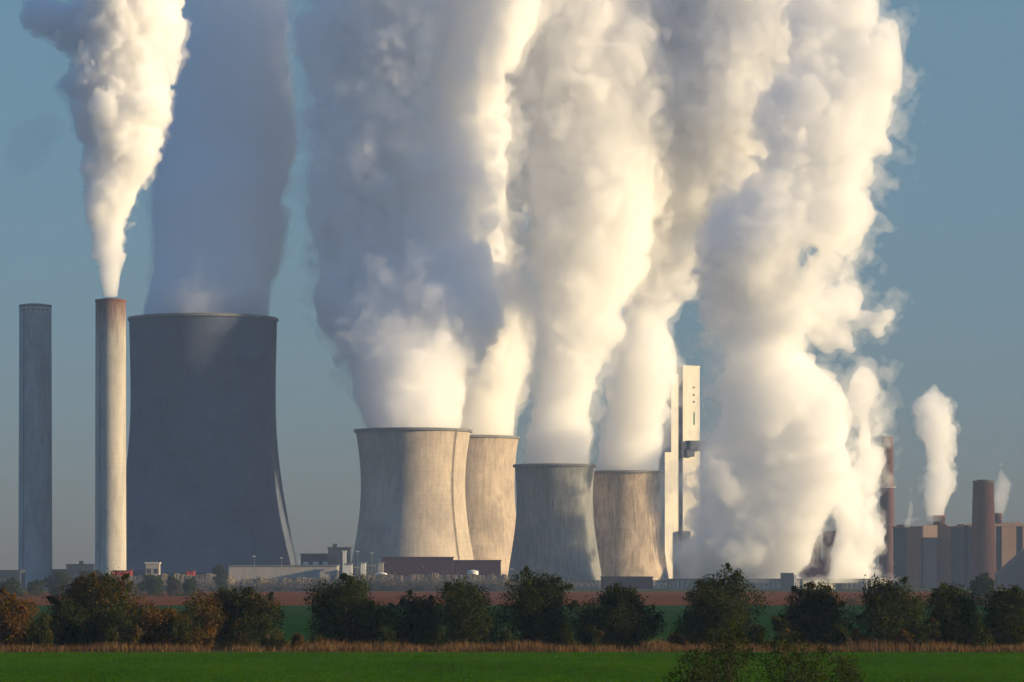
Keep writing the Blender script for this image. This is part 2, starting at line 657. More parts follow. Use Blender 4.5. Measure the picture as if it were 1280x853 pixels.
D1, D2, D3, D4, D5 = 2474, 2400, 2660, 2540, 2720
DC1, DC2 = 2492, 2300
SP = dict(group=None)
plume('smoke_plume', 'thin bright curling smoke rising from the rust-topped chimney, leaning left at its head', DC2,
      [(366, 129, 148), (340, 122, 152), (300, 116, 158), (270, 110, 166), (240, 108, 176), (200, 104, 196), (150, 96, 212),
       (110, 88, 214), (70, 84, 222), (40, 84, 228), (0, 88, 232), (-40, 90, 240)],
      dens=(0.16, 0.04), vox=0.75, seed=3, amp=1.15, cs=0.45, blobs=4.0, fringe=1.6, dmax=30,
      extra=[(62, 18, 30, 26), (95, 40, 26, 24), (84, 98, 14, 14)])
plume('steam_plume', 'broad blue-grey shaded plume over the tallest dark cooling tower', D1,
      [(396, 174, 342), (350, 176, 345), (300, 180, 352), (250, 178, 358), (200, 176, 364), (150, 182, 368), (100, 205, 366), (50, 212, 364), (0, 220, 362), (-60, 225, 365), (-105, 237, 353), (-125, 270, 320)],
      dens=(0.06, 0.016), seed=11, lean=0.5, lcap=130, amp=0.8, fringe=4, mouth=(X(254, D1), 46))
plume('steam_plume', 'huge plume over the cooling tower with the dark vertical ladder line, blue-grey on its left', D2,
      [(540, 452, 582), (510, 440, 585), (480, 428, 592), (440, 414, 612), (400, 396, 628), (350, 390, 638), (300, 384, 642), (250, 378, 640), (200, 380, 640), (150, 374, 636), (100, 366, 636), (50, 362, 650), (0, 362, 670), (-60, 362, 690), (-105, 374, 678), (-125, 407, 645)],
      seed=21, amp=1.0, lean=0.6, lcap=130, dmax=52, fringe=6, mouth=(X(516.7, D2), 35))
plume('steam_plume', 'plume over the half-hidden tower behind, its sunlit right edge showing', D3,
      [(548, 520, 646), (500, 525, 657), (450, 530, 668), (410, 535, 680), (380, 535, 682), (340, 520, 668), (300, 510, 672), (250, 500, 668), (200, 500, 672), (150, 500, 672), (100, 490, 665), (0, 480, 660), (-60, 480, 660), (-105, 492, 648), (-125, 525, 615)],
      seed=31, amp=1.0, fringe=6, mouth=(X(579.5, D3), 38), vox=1.4)
plume('steam_plume', 'tall plume over the grey tower standing nearest in the middle', D4,
      [(584, 650, 738), (550, 653, 744), (500, 661, 750), (450, 668, 760), (400, 670, 778), (350, 664, 796), (300, 656, 818), (250, 650, 838), (200, 642, 854), (150, 638, 864), (100, 628, 868), (50, 612, 866), (0, 600, 860), (-60, 595, 800), (-105, 607, 788), (-125, 640, 755)],
      seed=41, amp=0.95, lean=0.1, dmax=60, fringe=6, mouth=(X(693.3, D4), 27))
plume('steam_plume', 'bright cream plume over the streaked tower beside the white boiler house', D5,
      [(592, 740, 824), (550, 746, 834), (500, 755, 838), (450, 762, 836), (410, 768, 826), (375, 772, 850), (330, 772, 890), (290, 772, 935), (250, 782, 968), (200, 790, 996), (150, 795, 1016), (100, 800, 1028), (50, 800, 1036), (0, 800, 1036), (-60, 710, 1010), (-105, 722, 998), (-125, 755, 965)],
      seed=51, amp=1.0, lean=-0.6, lcap=250, fringe=6, mouth=(X(781, D5), 26), dmax=55)
D6 = 2470
plume('steam_plume', 'vast billowing sunlit mass of steam rising from the low round basins', D6,
      [(724, 856, 1098), (700, 846, 1098), (650, 846, 1096), (600, 848, 1092), (570, 858, 1084), (540, 868, 1066), (500, 878, 1038), (460, 876, 1022), (430, 866, 1022), (400, 856, 1034), (360, 852, 1050), (320, 862, 1066), (280, 884, 1078), (240, 908, 1084), (200, 928, 1092), (150, 948, 1098), (100, 958, 1100), (50, 964, 1094), (0, 966, 1080), (-60, 940, 1070), (-105, 952, 1058), (-125, 985, 1025)],
      seed=62, amp=1.25, lean=-0.36, lcap=220, floor=0.7, fringe=5.5, vox=1.4, dens=(0.08, 0.014), depth=0.55, dmax=60, blobs=2.2,
      extra=[(1081, 550, 19, 62), (1082, 396, 26, 20), (1052, 385, 36, 28), (1050, 415, 28, 22)], holes=[(1026, 702, 17, 34), (1038, 672, 11, 30), (1012, 717, 15, 11), (990, 340, 8, 18), (1001, 328, 9, 8), (972, 178, 12, 8), (990, 186, 7, 12), (1050, 486, 10, 22)])
D8 = 2650
plume('steam_plume', 'small detached plume rising from the short round vent on the brick hall roof', D8 + 20,
      [(648, 1156, 1180), (625, 1154, 1186), (600, 1155, 1193), (575, 1158, 1194), (550, 1148, 1192), (525, 1145, 1193), (508, 1143, 1192), (496, 1150, 1186), (488, 1160, 1176), (480, 1166, 1170)],
      dens=(0.07, 0.02), vox=0.8, seed=72, amp=1.5, cs=0.35, floor=0.3, blobs=2.5, fringe=1.8, dmax=20)
plume('steam_plume', 'faint little puff behind the tapering brick chimney at the right edge', D8 + 40,
      [(646, 1243, 1254), (625, 1242, 1262), (605, 1244, 1266), (597, 1246, 1260), (592, 1247, 1256)],
      dens=(0.035, 0.012), vox=0.7, seed=83, amp=1.0, cs=0.3, floor=0.4, blobs=2.0, fringe=1.5, dmax=14)
plume('smoke_wisp', 'faint grey wisp of old smoke hanging left of the curling smoke', 2600,
      [(215, 8, 50), (195, -4, 70), (175, 2, 84), (155, 24, 92), (142, 50, 70), (130, 58, 60)],
      dens=(0.004, 0.003), vox=1.6, seed=99, amp=1.2, blobs=2.5, fringe=4, dmax=22, floor=0.6)
plume('steam_plume', 'tiny thin wisp at the left end of the brick hall roof', D8 + 10,
      [(655, 1130, 1138), (645, 1134, 1140), (632, 1135, 1142), (622, 1138, 1139)],
      dens=(0.04, 0.015), vox=0.5, seed=93, amp=0.8, cs=0.2, floor=0.4, blobs=1.5, fringe=1.0, dmax=14)

# ------------------------------------------------------------------ cooling towers
def prof_at(prof, z):
    zs = [p[1] for p in prof]
    rs = [p[0] for p in prof]
    return float(np.interp(z, zs, rs))


def cooling_tower(label, px, D, rows, mat, ladder=None, group='cooling towers of the power station', seedr=0):
    """rows: (photo row, half width in px); the first row is the mouth"""
    s = D / F
    zz = np.array([CAMZ + (HOR - y) * s for y, _ in rows])[::-1]
    rr = np.array([h * s for _, h in rows])[::-1]
    zz = zz * 1.0
    zz = CAMZ + (zz - CAMZ) * (D - rr[-1]) / D      # the near side of the mouth is what the photo shows
    top, leg_h = zz[-1], max(6.0, zz[-1] * 0.06)
    t = thing('cooling_tower', label, 'cooling tower', (X(px, D), D, 0), 0, group)
    # smooth profile
    zs = np.linspace(leg_h, top, 46)
    cf = np.polyfit(zz, rr, 4 if len(zz) > 5 else 3)
    ps = [(float(np.polyval(cf, z)), float(z)) for z in zs]
    th = 0.9
    prof = ps + [(r - th, z) for r, z in reversed(ps)]
    MB().lathe(prof, 128, closed=True).build('shell', mat, t, smooth=True)
    rt = ps[-1][0]
    MB().lathe([(rt + 0.06, top - 1.6), (rt + 1.1, top - 1.5), (rt + 1.1, top - 0.1), (rt + 1.0, top + 0.3), (rt - 1.3, top + 0.3), (rt - 1.3, top + 0.03), (rt + 0.06, top + 0.03)], 128, closed=True).build('rim', M['rim'], t, smooth=True)
    rb = ps[0][0]
    n = 36
    m = MB()
    for i in range(n):
        a0, a1, a2 = (2 * math.pi * (i + k) / n for k in (0, -0.5, 0.5))
        for a in (a1, a2):
            m.tube((math.cos(a) * (rb + 1.6), math.sin(a) * (rb + 1.6), 0.0), (math.cos(a0) * (rb - 0.5), math.sin(a0) * (rb - 0.5), leg_h + 0.2), 0.45, 0.4, 6)
    o = m.build('support_columns', M['rim'], t)
    o['kind'] = 'stuff'
    MB().lathe([(rb + 3.0, 0), (rb + 3.0, 1.3), (rb + 2.5, 1.3), (rb + 2.5, 0)], 96, closed=True).build('basin_wall', M['rim'], t, smooth=True)
    if ladder is not None:
        m = MB()
        a = ladder
        pts = []
        for r, z in ps[::3] + [ps[-1]]:
            pts.append((math.cos(a) * (r + 0.5), math.sin(a) * (r + 0.5), z))
        for p, q in zip(pts[:-1], pts[1:]):
            for off in (-0.45, 0.45):
                dx, dy = -math.sin(a) * off, math.cos(a) * off
                m.tube((p[0] + dx, p[1] + dy, p[2]), (q[0] + dx, q[1] + dy, q[2]), 0.17, 0.17, 5)
        z = leg_h
        while z < top:
            r = prof_at(ps, z) + 0.5
            c = Vector((math.cos(a) * r, math.sin(a) * r, z))
            dd = Vector((-math.sin(a), math.cos(a), 0)) * 0.6
            m.tube(c - dd, c + dd, 0.12, 0.12, 4)
            z += 1.2
        for z in (leg_h + (top - leg_h) * k for k in (0.33, 0.66)):
            r = prof_at(ps, z)
            c = (math.cos(a) * (r + 0.7), math.sin(a) * (r + 0.7))
            m.box(c[0] - 0.9, c[0] + 0.9, c[1] - 0.6, c[1] + 0.5, z, z + 0.3)
        m.build('ladder', M['dark_steel'], t)
    return t


M = {}
M['rim'] = mat_plain('weathered_rim_concrete', (0.17, 0.17, 0.17), 0.2, 0.1)
M['dark_steel'] = mat_plain('dark_steel', (0.05, 0.05, 0.055), 0.2, 0.2, 0.6)
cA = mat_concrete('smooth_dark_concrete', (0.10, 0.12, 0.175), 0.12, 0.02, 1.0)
cB = mat_concrete('pale_weathered_concrete', (0.50, 0.42, 0.34), 0.25, 0.04, 2.0)
cC = mat_concrete('streaked_brown_concrete', (0.46, 0.38, 0.31), 0.38, 0.09, 3.0)
cD = mat_concrete('grey_mottled_concrete', (0.27, 0.275, 0.265), 0.42, 0.09, 5.0)
cE = mat_concrete('heavily_streaked_concrete', (0.46, 0.37, 0.29), 0.6, 0.10, 7.0)

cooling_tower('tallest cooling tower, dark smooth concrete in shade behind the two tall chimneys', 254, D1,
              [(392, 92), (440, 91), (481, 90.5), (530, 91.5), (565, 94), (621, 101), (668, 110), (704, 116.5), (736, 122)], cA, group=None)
cooling_tower('pale cooling tower with a dark vertical ladder line on its curved wall', 516.3, D2,
              [(535, 72), (576, 66.5), (600, 65.2), (622, 65.4), (652, 68.5), (689, 74), (737, 82)], cB, ladder=-math.pi / 2 + math.asin(0.76))
cooling_tower('cooling tower half hidden behind the one with the ladder line, brownish streaked wall', 579.5, D3,
              [(544, 69), (576, 65), (600, 63.5), (622, 64), (652, 67), (689, 72), (735, 80)], cC)
cooling_tower('nearest mottled grey cooling tower standing down to the field in the middle', 693.4, D4,
              [(580, 50.4), (600, 48.4), (622, 47.6), (640, 48), (658, 49.6), (683, 53), (737, 60)], cD)
cooling_tower('cooling tower with heavily streaked brown wall beside the white boiler house', 781, D5,
              [(588.5, 48), (606, 46), (625, 45.2), (645, 45.6), (665, 47.3), (700, 51.5), (736, 57)], cE)


# ------------------------------------------------------------------ tall chimneys
def chimney(label, px, D, ytop, ht, hb, mat, rim_m, bands=(), openings=0, group=None, ring=None, name='chimney'):
    s = D / F
    top = Z(ytop, D)
    t = thing(name, label, 'chimney', (X(px, D), D, 0), 0, group)
    n = 64
    r0, r1 = hb * s, ht * s
    zs = np.linspace(0, top, 24)
    ps = [(r0 + (r1 - r0) * (z / top) ** 0.9, z) for z in zs]
    MB().lathe(ps + [(r - 0.5, z) for r, z in reversed(ps)], n, closed=True).build('shaft', mat, t, smooth=True)
    MB().lathe([(r1 + 0.02, top - 1.3), (r1 + 0.35, top - 1.2), (r1 + 0.35, top + 0.2), (r1 - 0.9, top + 0.2), (r1 - 0.9, top + 0.02), (r1 + 0.02, top + 0.02)], n, closed=True).build('rim', rim_m, t, smooth=True)
    MB().lathe([(r1 * 0.62, top - 12), (r1 * 0.62, top + 0.9), (r1 * 0.58, top + 0.9), (r1 * 0.58, top - 12)], 40, closed=True).build('flue', M['dark_steel'], t, smooth=True)
    for y in bands:
        z = Z(y, D)
        r = float(np.interp(z, [p[1] for p in ps], [p[0] for p in ps]))
        MB().lathe([(r + 0.02, z - 0.25), (r + 0.16, z - 0.25), (r + 0.16, z + 0.25), (r + 0.02, z + 0.25)], n, closed=True).build('band', mat, t, smooth=True)
    for i in range(openings):
        a = -math.pi / 2 + (i - (openings - 1) / 2) * 2 * math.pi / 20
        z = top - 3.6
        r = r1 + 0.05
        m = MB()
        ca, sa = math.cos(a), math.sin(a)
        m.tube((ca * (r - 0.3), sa * (r - 0.3), z), (ca * (r + 0.12), sa * (r + 0.12), z), 0.55, 0.55, 8)
        m.build('vent_opening', M['dark_steel'], t)
    if ring:
        y, mm = ring
        z = Z(y, D)
        r = float(np.interp(z, [p[1] for p in ps], [p[0] for p in ps]))
        m = MB().lathe([(r + 0.02, z - 0.5), (r + 1.9, z - 0.5), (r + 1.9, z - 0.2), (r + 0.02, z - 0.2)], 40, closed=True)
        for i in range(24):
            a = 2 * math.pi * i / 24
            m.tube(((r + 1.8) * math.cos(a), (r + 1.8) * math.sin(a), z - 0.2), ((r + 1.8) * math.cos(a), (r + 1.8) * math.sin(a), z + 0.9), 0.05, 0.05, 4)
        m.lathe([(r + 1.75, z + 0.85), (r + 1.87, z + 0.85), (r + 1.87, z + 0.97), (r + 1.75, z + 0.97)], 40, closed=True)
        m.build('gallery', mm, t)
    # climbing ladder up the camera side of the shaft
    m = MB()
    a = -2.2
    for off in (-0.3, 0.3):
        dx, dy = -math.sin(a) * off, math.cos(a) * off
        m.tube((math.cos(a) * (r0 + 0.3) + dx, math.sin(a) * (r0 + 0.3) + dy, 2), (math.cos(a) * (r1 + 0.3) + dx, math.sin(a) * (r1 + 0.3) + dy, top), 0.08, 0.08, 5)
    m.build('ladder', M['dark_steel'], t)
    return t


mC1 = mat_concrete('grey_chimney_concrete', (0.42, 0.42, 0.41), 0.2, 0.02, 11.0)
topz = Z(375, DC2)
mC2 = mat_concrete('cream_chimney_concrete', (0.50, 0.46, 0.40), 0.2, 0.02, 13.0, wet=(topz - 34, topz + 1, (0.12, 0.055, 0.035)))
mC3 = mat_concrete('red_brown_chimney', (0.12, 0.06, 0.055), 0.3, 0.02, 17.0, rings=False)
mC4 = mat_concrete('dark_red_brick_chimney', (0.065, 0.028, 0.026), 0.3, 0.01, 19.0, wet=(70, 84, (0.03, 0.025, 0.025)), rings=False)
M['rust'] = mat_plain('rusty_rim', (0.16, 0.06, 0.04), 0.3, 0.3)
M['white'] = mat_plain('white_metal', (0.65, 0.64, 0.6), 0.1, 0.1, 0.6)
chimney('tall smokeless grey concrete chimney, leftmost of the pair, with dark holes below its rim', 44.2, DC1, 382, 20, 21.2, mC1, M['rim'], bands=(470, 545, 620), openings=7)
chimney('tall cream concrete chimney with a rust stained top giving off curling smoke', 138.3, DC2, 375.5, 18.8, 19.6, mC2, M['rust'], bands=(428, 500, 570, 640))
chimney('slim tall red-brown chimney with a white ring, half hidden by steam', 1109, 2900, 547, 7.2, 11.0, mC3, M['rust'], ring=(609, M['white']))
chimney('stout tapering dark brick chimney in front of the brick hall on the right', 1229.2, 2590, 601.5, 12.8, 17.2, mC4, M['dark_steel'], bands=(640,))

# ------------------------------------------------------------------ white boiler house
M['cream'] = mat_plain('cream_cladding', (0.62, 0.58, 0.50), 0.06, 0.05, 0.6, stretch=(1, 1, 0.1))
M['blue_clad'] = mat_plain('blue_grey_cladding', (0.045, 0.055, 0.08), 0.15, 0.05, 0.6)
M['green'] = mat_plain('green_panel', (0.05, 0.16, 0.10), 0.1, 0.1)
M['glass'] = mat_plain('dark_window', (0.03, 0.035, 0.04), 0.1, 0.1, 0.25)


def bxp(m, D, x0, x1, y0, y1, d0, d1, loc):
    """box given by photo columns/rows at distance D, depth range d0..d1 relative to D, local to loc"""
    m.box(X(x0, D) - loc[0], X(x1, D) - loc[0], D + d0 - loc[1], D + d1 - loc[1], max(Z(y1, D), 0) - loc[2], Z(y0, D) - loc[2])
    return m


DB = 2900
t = thing('boiler_house', 'very tall white boiler house with a shade stripe rising out of the steam', 'boiler house', (X(853.6, DB), DB, 0), R(36))


def zb(y):
    return max(0.0, Z(y, DB))


MB().box(0, 17.4, 0, 7.2, 0, zb(458.6)).build('wall', M['cream'], t)
MB().box(-0.3, 17.7, -0.3, 7.5, zb(458.6) + 0.01, zb(456.8)).build('parapet', M['cream'], t)
MB().box(-4.3, -0.32, 1.2, 6.9, 0, zb(459.5)).build('shade_strip', mat_plain('painted_shade_navy', (0.02, 0.026, 0.045), 0.1, 0.1), t)  # shaded side of the tall wall imitated by a dark box
MB().box(-11.6, -4.31, 0.5, 12, 0, zb(468)).build('main_block', M['cream'], t)
MB().box(-18.5, -11.61, 0.0, 9, 0, zb(566)).build('lower_wing', M['cream'], t)
for y in (484, 493.5, 502):
    MB().box(10.2, 12.2, -0.12, -0.005, zb(y + 1.1), zb(y - 1.1)).build('window', M['glass'], t)
MB().box(10.9, 12.3, -0.14, -0.005, zb(531), zb(515)).build('green_panel', M['green'], t)
for y in (500, 548, 600):
    MB().box(16.2, 17.2, -0.1, -0.005, zb(y), zb(y) + 24).build('downpipe', M['white'], t)
MB().box(3, 19, -6, -0.31, zb(562), zb(551)).build('dark_bunker', M['blue_clad'], t)
MB().box(1, 9, -4, -0.02, zb(571), zb(562.1)).build('conveyor_head', M['blue_clad'], t)
MB().box(-5.0, 4, -5, -0.32, 0, zb(664)).build('annex', M['blue_clad'], t)
for q in (-4.5, -1.5):
    MB().box(q, q + 1.4, -5.1, -5.005, zb(694), zb(690)).build('window', M['cream'], t)

# low round basins the steam rises from, and the dark boiler building inside the steam
M['basin'] = mat_plain('pale_basin_concrete', (0.38, 0.36, 0.31), 0.15, 0.06)
M['dark_water'] = mat_plain('dark_wet_fill', (0.04, 0.05, 0.06), 0.2, 0.1, 0.4)
M['maroon'] = mat_plain('dark_red_cladding', (0.05, 0.018, 0.026), 0.2, 0.05)
M['maroon_roof'] = mat_plain('maroon_roofing', (0.08, 0.022, 0.028), 0.25, 0.04)
for px, hw, lab in ((868, 33, 'low round cooling basin at the left foot of the steam mass'),
                    (985, 62, 'widest low round cooling basin under the middle of the steam mass'),
                    (1078, 32, 'low round cooling basin with a sunlit wall at the right foot of the steam mass')):
    t = thing('cooling_basin', lab, 'cooling basin', (X(px, D6), D6, 0), 0, 'low round cooling basins')
    r, h = hw * D6 / F, Z(723.5, D6)
    MB().lathe([(r, 0), (r, h), (r - 0.8, h), (r - 0.8, 0)], 72, closed=True).build('basin_wall', M['basin'], t, smooth=True)
    MB().lathe([(r + 0.02, h - 1.0), (r + 0.5, h - 1.0), (r + 0.5, h - 0.1), (r + 0.02, h - 0.1)], 72, closed=True).build('ring_beam', M['rim'], t, smooth=True)
    MB().lathe([(0.01, h - 2.5), (r - 0.85, h - 2.5)], 72).build('fill', M['dark_water'], t)
    m = MB()
    for i in range(30):
        a = 2 * math.pi * (i + 0.5) / 30
        m.box(math.cos(a) * (r + 0.3) - 0.35, math.cos(a) * (r + 0.3) + 0.35, math.sin(a) * (r + 0.3) - 0.3, math.sin(a) * (r + 0.3) + 0.3, 0, h - 1.05)
    m.build('buttresses', M['rim'], t)['kind'] = 'stuff'
DQ = 2790
L = (X(1022, DQ), DQ, 0)
t = thing('boiler_building', 'dark maroon building with a stub chimney showing through gaps in the steam', 'boiler building', L)
bxp(MB(), DQ, 1000, 1050, 700, 740, -10, 30, L).build('main_block', M['maroon'], t)
bxp(MB(), DQ, 1030, 1046, 664, 700, -6, 14, L).build('tower_block', M['maroon'], t)
m = MB()
m.lathe([(7 * DQ / F, Z(700, DQ)), (6 * DQ / F, Z(640, DQ)), (5.2 * DQ / F, Z(640, DQ)), (6 * DQ / F, Z(700, DQ))], 32, X(1020, DQ) - L[0], 0, closed=True)
m.build('stub_chimney', mC3, t, smooth=True)
DH = 2370
L = (X(985, DH), DH, 0)
t = thing('pump_house', 'small dark flat roofed pump house on the rim of the widest basin', 'pump house', L)
bxp(MB(), DH, 977, 992, 717, 737, 0, 9, L).build('wall', M['blue_clad'], t)
bxp(MB(), DH, 976.3, 992.7, 716.2, 716.95, -0.5, 9.5, L).build('roof', M['rim'], t)
bxp(MB(), DH, 992.75, 996, 719, 737, 1, 6, L).build('white_door', M['white'], t)

# ------------------------------------------------------------------ long brick hall on the right
M['brick_shade'] = mat_plain('brick_shade_tone', (0.14, 0.085, 0.06), 0.12, 0.08)  # darker copy of the hall brick, shade put into the colour
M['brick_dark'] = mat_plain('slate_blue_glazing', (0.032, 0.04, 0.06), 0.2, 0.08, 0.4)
DR = 2650
rz = R(24)
L = (X(1206, DR), DR, 0)
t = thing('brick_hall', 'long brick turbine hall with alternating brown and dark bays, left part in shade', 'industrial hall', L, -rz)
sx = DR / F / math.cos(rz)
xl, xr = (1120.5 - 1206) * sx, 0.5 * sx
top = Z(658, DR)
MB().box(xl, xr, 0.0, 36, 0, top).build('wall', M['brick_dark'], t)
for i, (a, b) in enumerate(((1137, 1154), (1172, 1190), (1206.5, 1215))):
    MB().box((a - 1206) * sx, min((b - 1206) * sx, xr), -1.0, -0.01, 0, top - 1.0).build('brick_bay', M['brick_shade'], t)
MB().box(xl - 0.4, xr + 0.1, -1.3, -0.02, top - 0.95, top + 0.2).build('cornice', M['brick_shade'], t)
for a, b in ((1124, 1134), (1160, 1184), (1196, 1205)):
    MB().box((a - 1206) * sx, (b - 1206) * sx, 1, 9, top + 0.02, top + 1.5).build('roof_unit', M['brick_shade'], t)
L2 = (X(1163, DR), DR - 14, 0)
t = thing('stair_block', 'sunlit square orange-brown box high on the shaded hall wall', 'stair block', L2)
bxp(MB(), DR - 8, 1154.5, 1172, 656.5, 672, 1.0, 10, (L2[0], L2[1], 0)).build('upper_box', mat_plain('pale_tan_brick', (0.48, 0.33, 0.23), 0.1, 0.2), t)
bxp(MB(), DR - 8, 1155, 1171.5, 672.03, 760, 3.5, 10, (L2[0], L2[1], 0)).build('shaft', M['brick_dark'], t)
D9 = 2635
L = (X(1262, D9), D9, 0)
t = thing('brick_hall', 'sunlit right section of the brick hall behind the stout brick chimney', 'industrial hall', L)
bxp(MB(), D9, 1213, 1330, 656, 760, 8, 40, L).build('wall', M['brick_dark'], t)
M['tan'] = mat_plain('brick_sun_tone', (0.36, 0.225, 0.15), 0.12, 0.1)  # lighter copy of the same brick, sunlight put into the colour
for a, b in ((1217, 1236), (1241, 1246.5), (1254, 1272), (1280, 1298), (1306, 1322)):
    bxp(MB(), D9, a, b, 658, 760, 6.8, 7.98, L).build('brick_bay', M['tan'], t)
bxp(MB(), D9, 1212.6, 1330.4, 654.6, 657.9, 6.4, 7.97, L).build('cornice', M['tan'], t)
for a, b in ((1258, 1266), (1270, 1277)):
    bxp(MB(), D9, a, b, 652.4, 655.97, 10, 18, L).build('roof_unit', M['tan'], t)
# dark wedge added for the diagonal shadow on the sunlit hall wall
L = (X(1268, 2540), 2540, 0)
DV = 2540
t = thing('shadow_wedge', 'dark blue sloping wedge standing in for a shadow at the right edge of the picture', 'shadow wedge', L)
MB().prism([(X(1247, DV) - L[0], 0.0), (X(1247, DV) - L[0], Z(719, DV)), (X(1282, DV) - L[0], Z(688, DV)), (X(1300, DV) - L[0], Z(672, DV)), (X(1300, DV) - L[0], 0.0)][::-1], 0, 14).build('gallery', mat_plain('wall_shadow_slate', (0.016, 0.022, 0.04), 0.15, 0.05), t)  # body of the added wedge, wall shadow put into its colour
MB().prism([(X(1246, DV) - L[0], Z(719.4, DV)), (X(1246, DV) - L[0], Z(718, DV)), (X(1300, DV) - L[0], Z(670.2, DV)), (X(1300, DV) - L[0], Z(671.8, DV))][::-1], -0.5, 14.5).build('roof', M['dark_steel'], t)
# round roof vents
for px, y, h, D, lab in ((1174, 644.5, 7.6, D8 + 20, 'short round brick vent on the hall roof giving off a plume'),
                         (1247.8, 641.5, 4.8, D8 + 40, 'smaller round brick vent half hidden behind the stout brick chimney')):
    t = thing('roof_vent', lab, 'roof vent', (X(px, D), D, Z(659, D)), 0, 'round vents on the brick hall')
    r, hh = h * D / F, Z(y, D) - Z(659, D)
    MB().lathe([(r * 0.92, -2), (r, hh - 1), (r - 0.4, hh - 1), (r * 0.9 - 0.4, -2)], 32, closed=True).build('drum', mC4, t, smooth=True)
    MB().lathe([(r + 0.02, hh - 1.2), (r + 0.3, hh - 1.2), (r + 0.3, hh), (r - 0.5, hh), (r - 0.5, hh - 0.98), (r + 0.02, hh - 0.98)], 32, closed=True).build('rim', M['rust'], t, smooth=True)

# ------------------------------------------------------------------ low works buildings at the tower feet
M['beige'] = mat_plain('beige_cladding', (0.36, 0.32, 0.28), 0.08, 0.03, stretch=(1, 1, 0.2))
M['red'] = mat_plain('red_paint', (0.45, 0.03, 0.03), 0.1, 0.2)


def shed(name, label, cat, D, x0, x1, y0, depth, m_wall, m_roof, group=None, windows=0, doors=0, over=0.5, units=0, m_win=None):
    L = (X((x0 + x1) / 2, D), D, 0)
    t = thing(name, label, cat, L, 0, group)
    s = D / F
    top = Z(y0, D)
    bxp(MB(), D, x0, x1, y0, 760, 0, depth, L).build('wall', m_wall, t)
    MB().box(X(x0, D) - L[0] - over, X(x1, D) - L[0] + over, -over, depth + over, top + 0.01, top + 0.7).build('roof', m_roof, t)
    w = X(x1, D) - X(x0, D)
    for i in range(windows):
        cxw = -w / 2 + w * (i + 0.5) / windows
        MB().box(cxw - w / windows * 0.3, cxw + w / windows * 0.3, -0.12, -0.005, top * 0.62, top * 0.8).build('window', m_win or M['glass'], t)
    for i in range(doors):
        cxw = -w / 2 + w * (i + 0.5) / doors
        MB().box(cxw - 1.8, cxw + 1.8, -0.14, -0.006, 0.0, 4.2).build('door', M['dark_steel'], t)
    rr = random.Random(int(x0))
    for i in range(units):
        cxw = -w / 2 + w * (i + rr.uniform(0.2, 0.8)) / units
        MB().box(cxw - 1.4, cxw + 1.4, depth * 0.3, depth * 0.3 + 3, top + 0.72, top + 0.72 + rr.uniform(1, 2.2)).build('roof_unit', M['white'] if i % 2 else M['blue_clad'], t)
    return t


shed('warehouse', 'long pale beige warehouse in front of the tallest cooling tower', 'warehouse', 2250, 286, 421, 708, 30, M['beige'], M['rim'], doors=3)
shed('workshop', 'low dark blue workshop at the far left edge behind the smokeless chimney', 'workshop', 2350, -30, 25, 714, 25, M['blue_clad'], M['dark_steel'], windows=4)
shed('workshop', 'dark blue workshop between the two tall chimneys, lower block', 'workshop', 2360, 64, 85, 713, 20, M['blue_clad'], M['dark_steel'], windows=2)
shed('workshop', 'taller dark blue block beside the foot of the cream chimney', 'workshop', 2350, 83, 117, 706.5, 22, M['blue_clad'], M['dark_steel'], windows=3, units=1)
shed('service_building', 'long low dark building along the foot of the tallest cooling tower', 'service building', 2420, 160, 300, 714, 12, M['blue_clad'], M['dark_steel'], units=3)
shed('control_cabin', 'small pale cabin on the dark roofs below the tallest cooling tower', 'cabin', 2360, 182, 199, 704.5, 8, M['beige'], M['white'], windows=2)
shed('red_shed', 'small bright red shed at the foot of the cream chimney', 'shed', 2200, 141, 158, 714.5, 6, M['red'], M['rust'])
shed('red_shed', 'tiny red shed beside the small red shed near the cream chimney', 'shed', 2200, 159.5, 164.5, 713.5, 4, M['red'], M['rust'])
shed('red_shed', 'tiny red hut below the middle of the tallest cooling tower', 'shed', 2200, 233, 243, 714.5, 4, M['red'], M['rust'])
shed('service_building', 'dark flat building right of the tallest tower with pale front', 'service building', 2380, 376, 413, 693.5, 20, M['blue_clad'], M['dark_steel'], windows=3, m_win=M['cream'])
shed('switch_house', 'tall dark block with a white corner beside the pale ladder tower', 'service building', 2340, 410, 438, 685.5, 14, M['blue_clad'], M['dark_steel'], windows=2, units=1)
shed('white_stair', 'narrow white stair shaft on the corner of the dark block', 'stair shaft', 2330, 428.2, 432.6, 690, 3, M['white'], M['white'])
shed('maroon_hall', 'long dark maroon hall in front of the pale ladder tower', 'industrial hall', 2280, 477, 566, 697.6, 26, M['maroon'], M['maroon_roof'], windows=0, units=0)
shed('maroon_hall', 'lower right end of the maroon buildings before the half-hidden tower', 'industrial hall', 2290, 564, 626, 701.5, 22, M['maroon'], M['maroon_roof'])
shed('maroon_hall', 'low maroon shed at the foot of the heavily streaked tower', 'industrial hall', 2480, 752, 816, 722, 18, M['maroon_roof'], M['maroon_roof'])
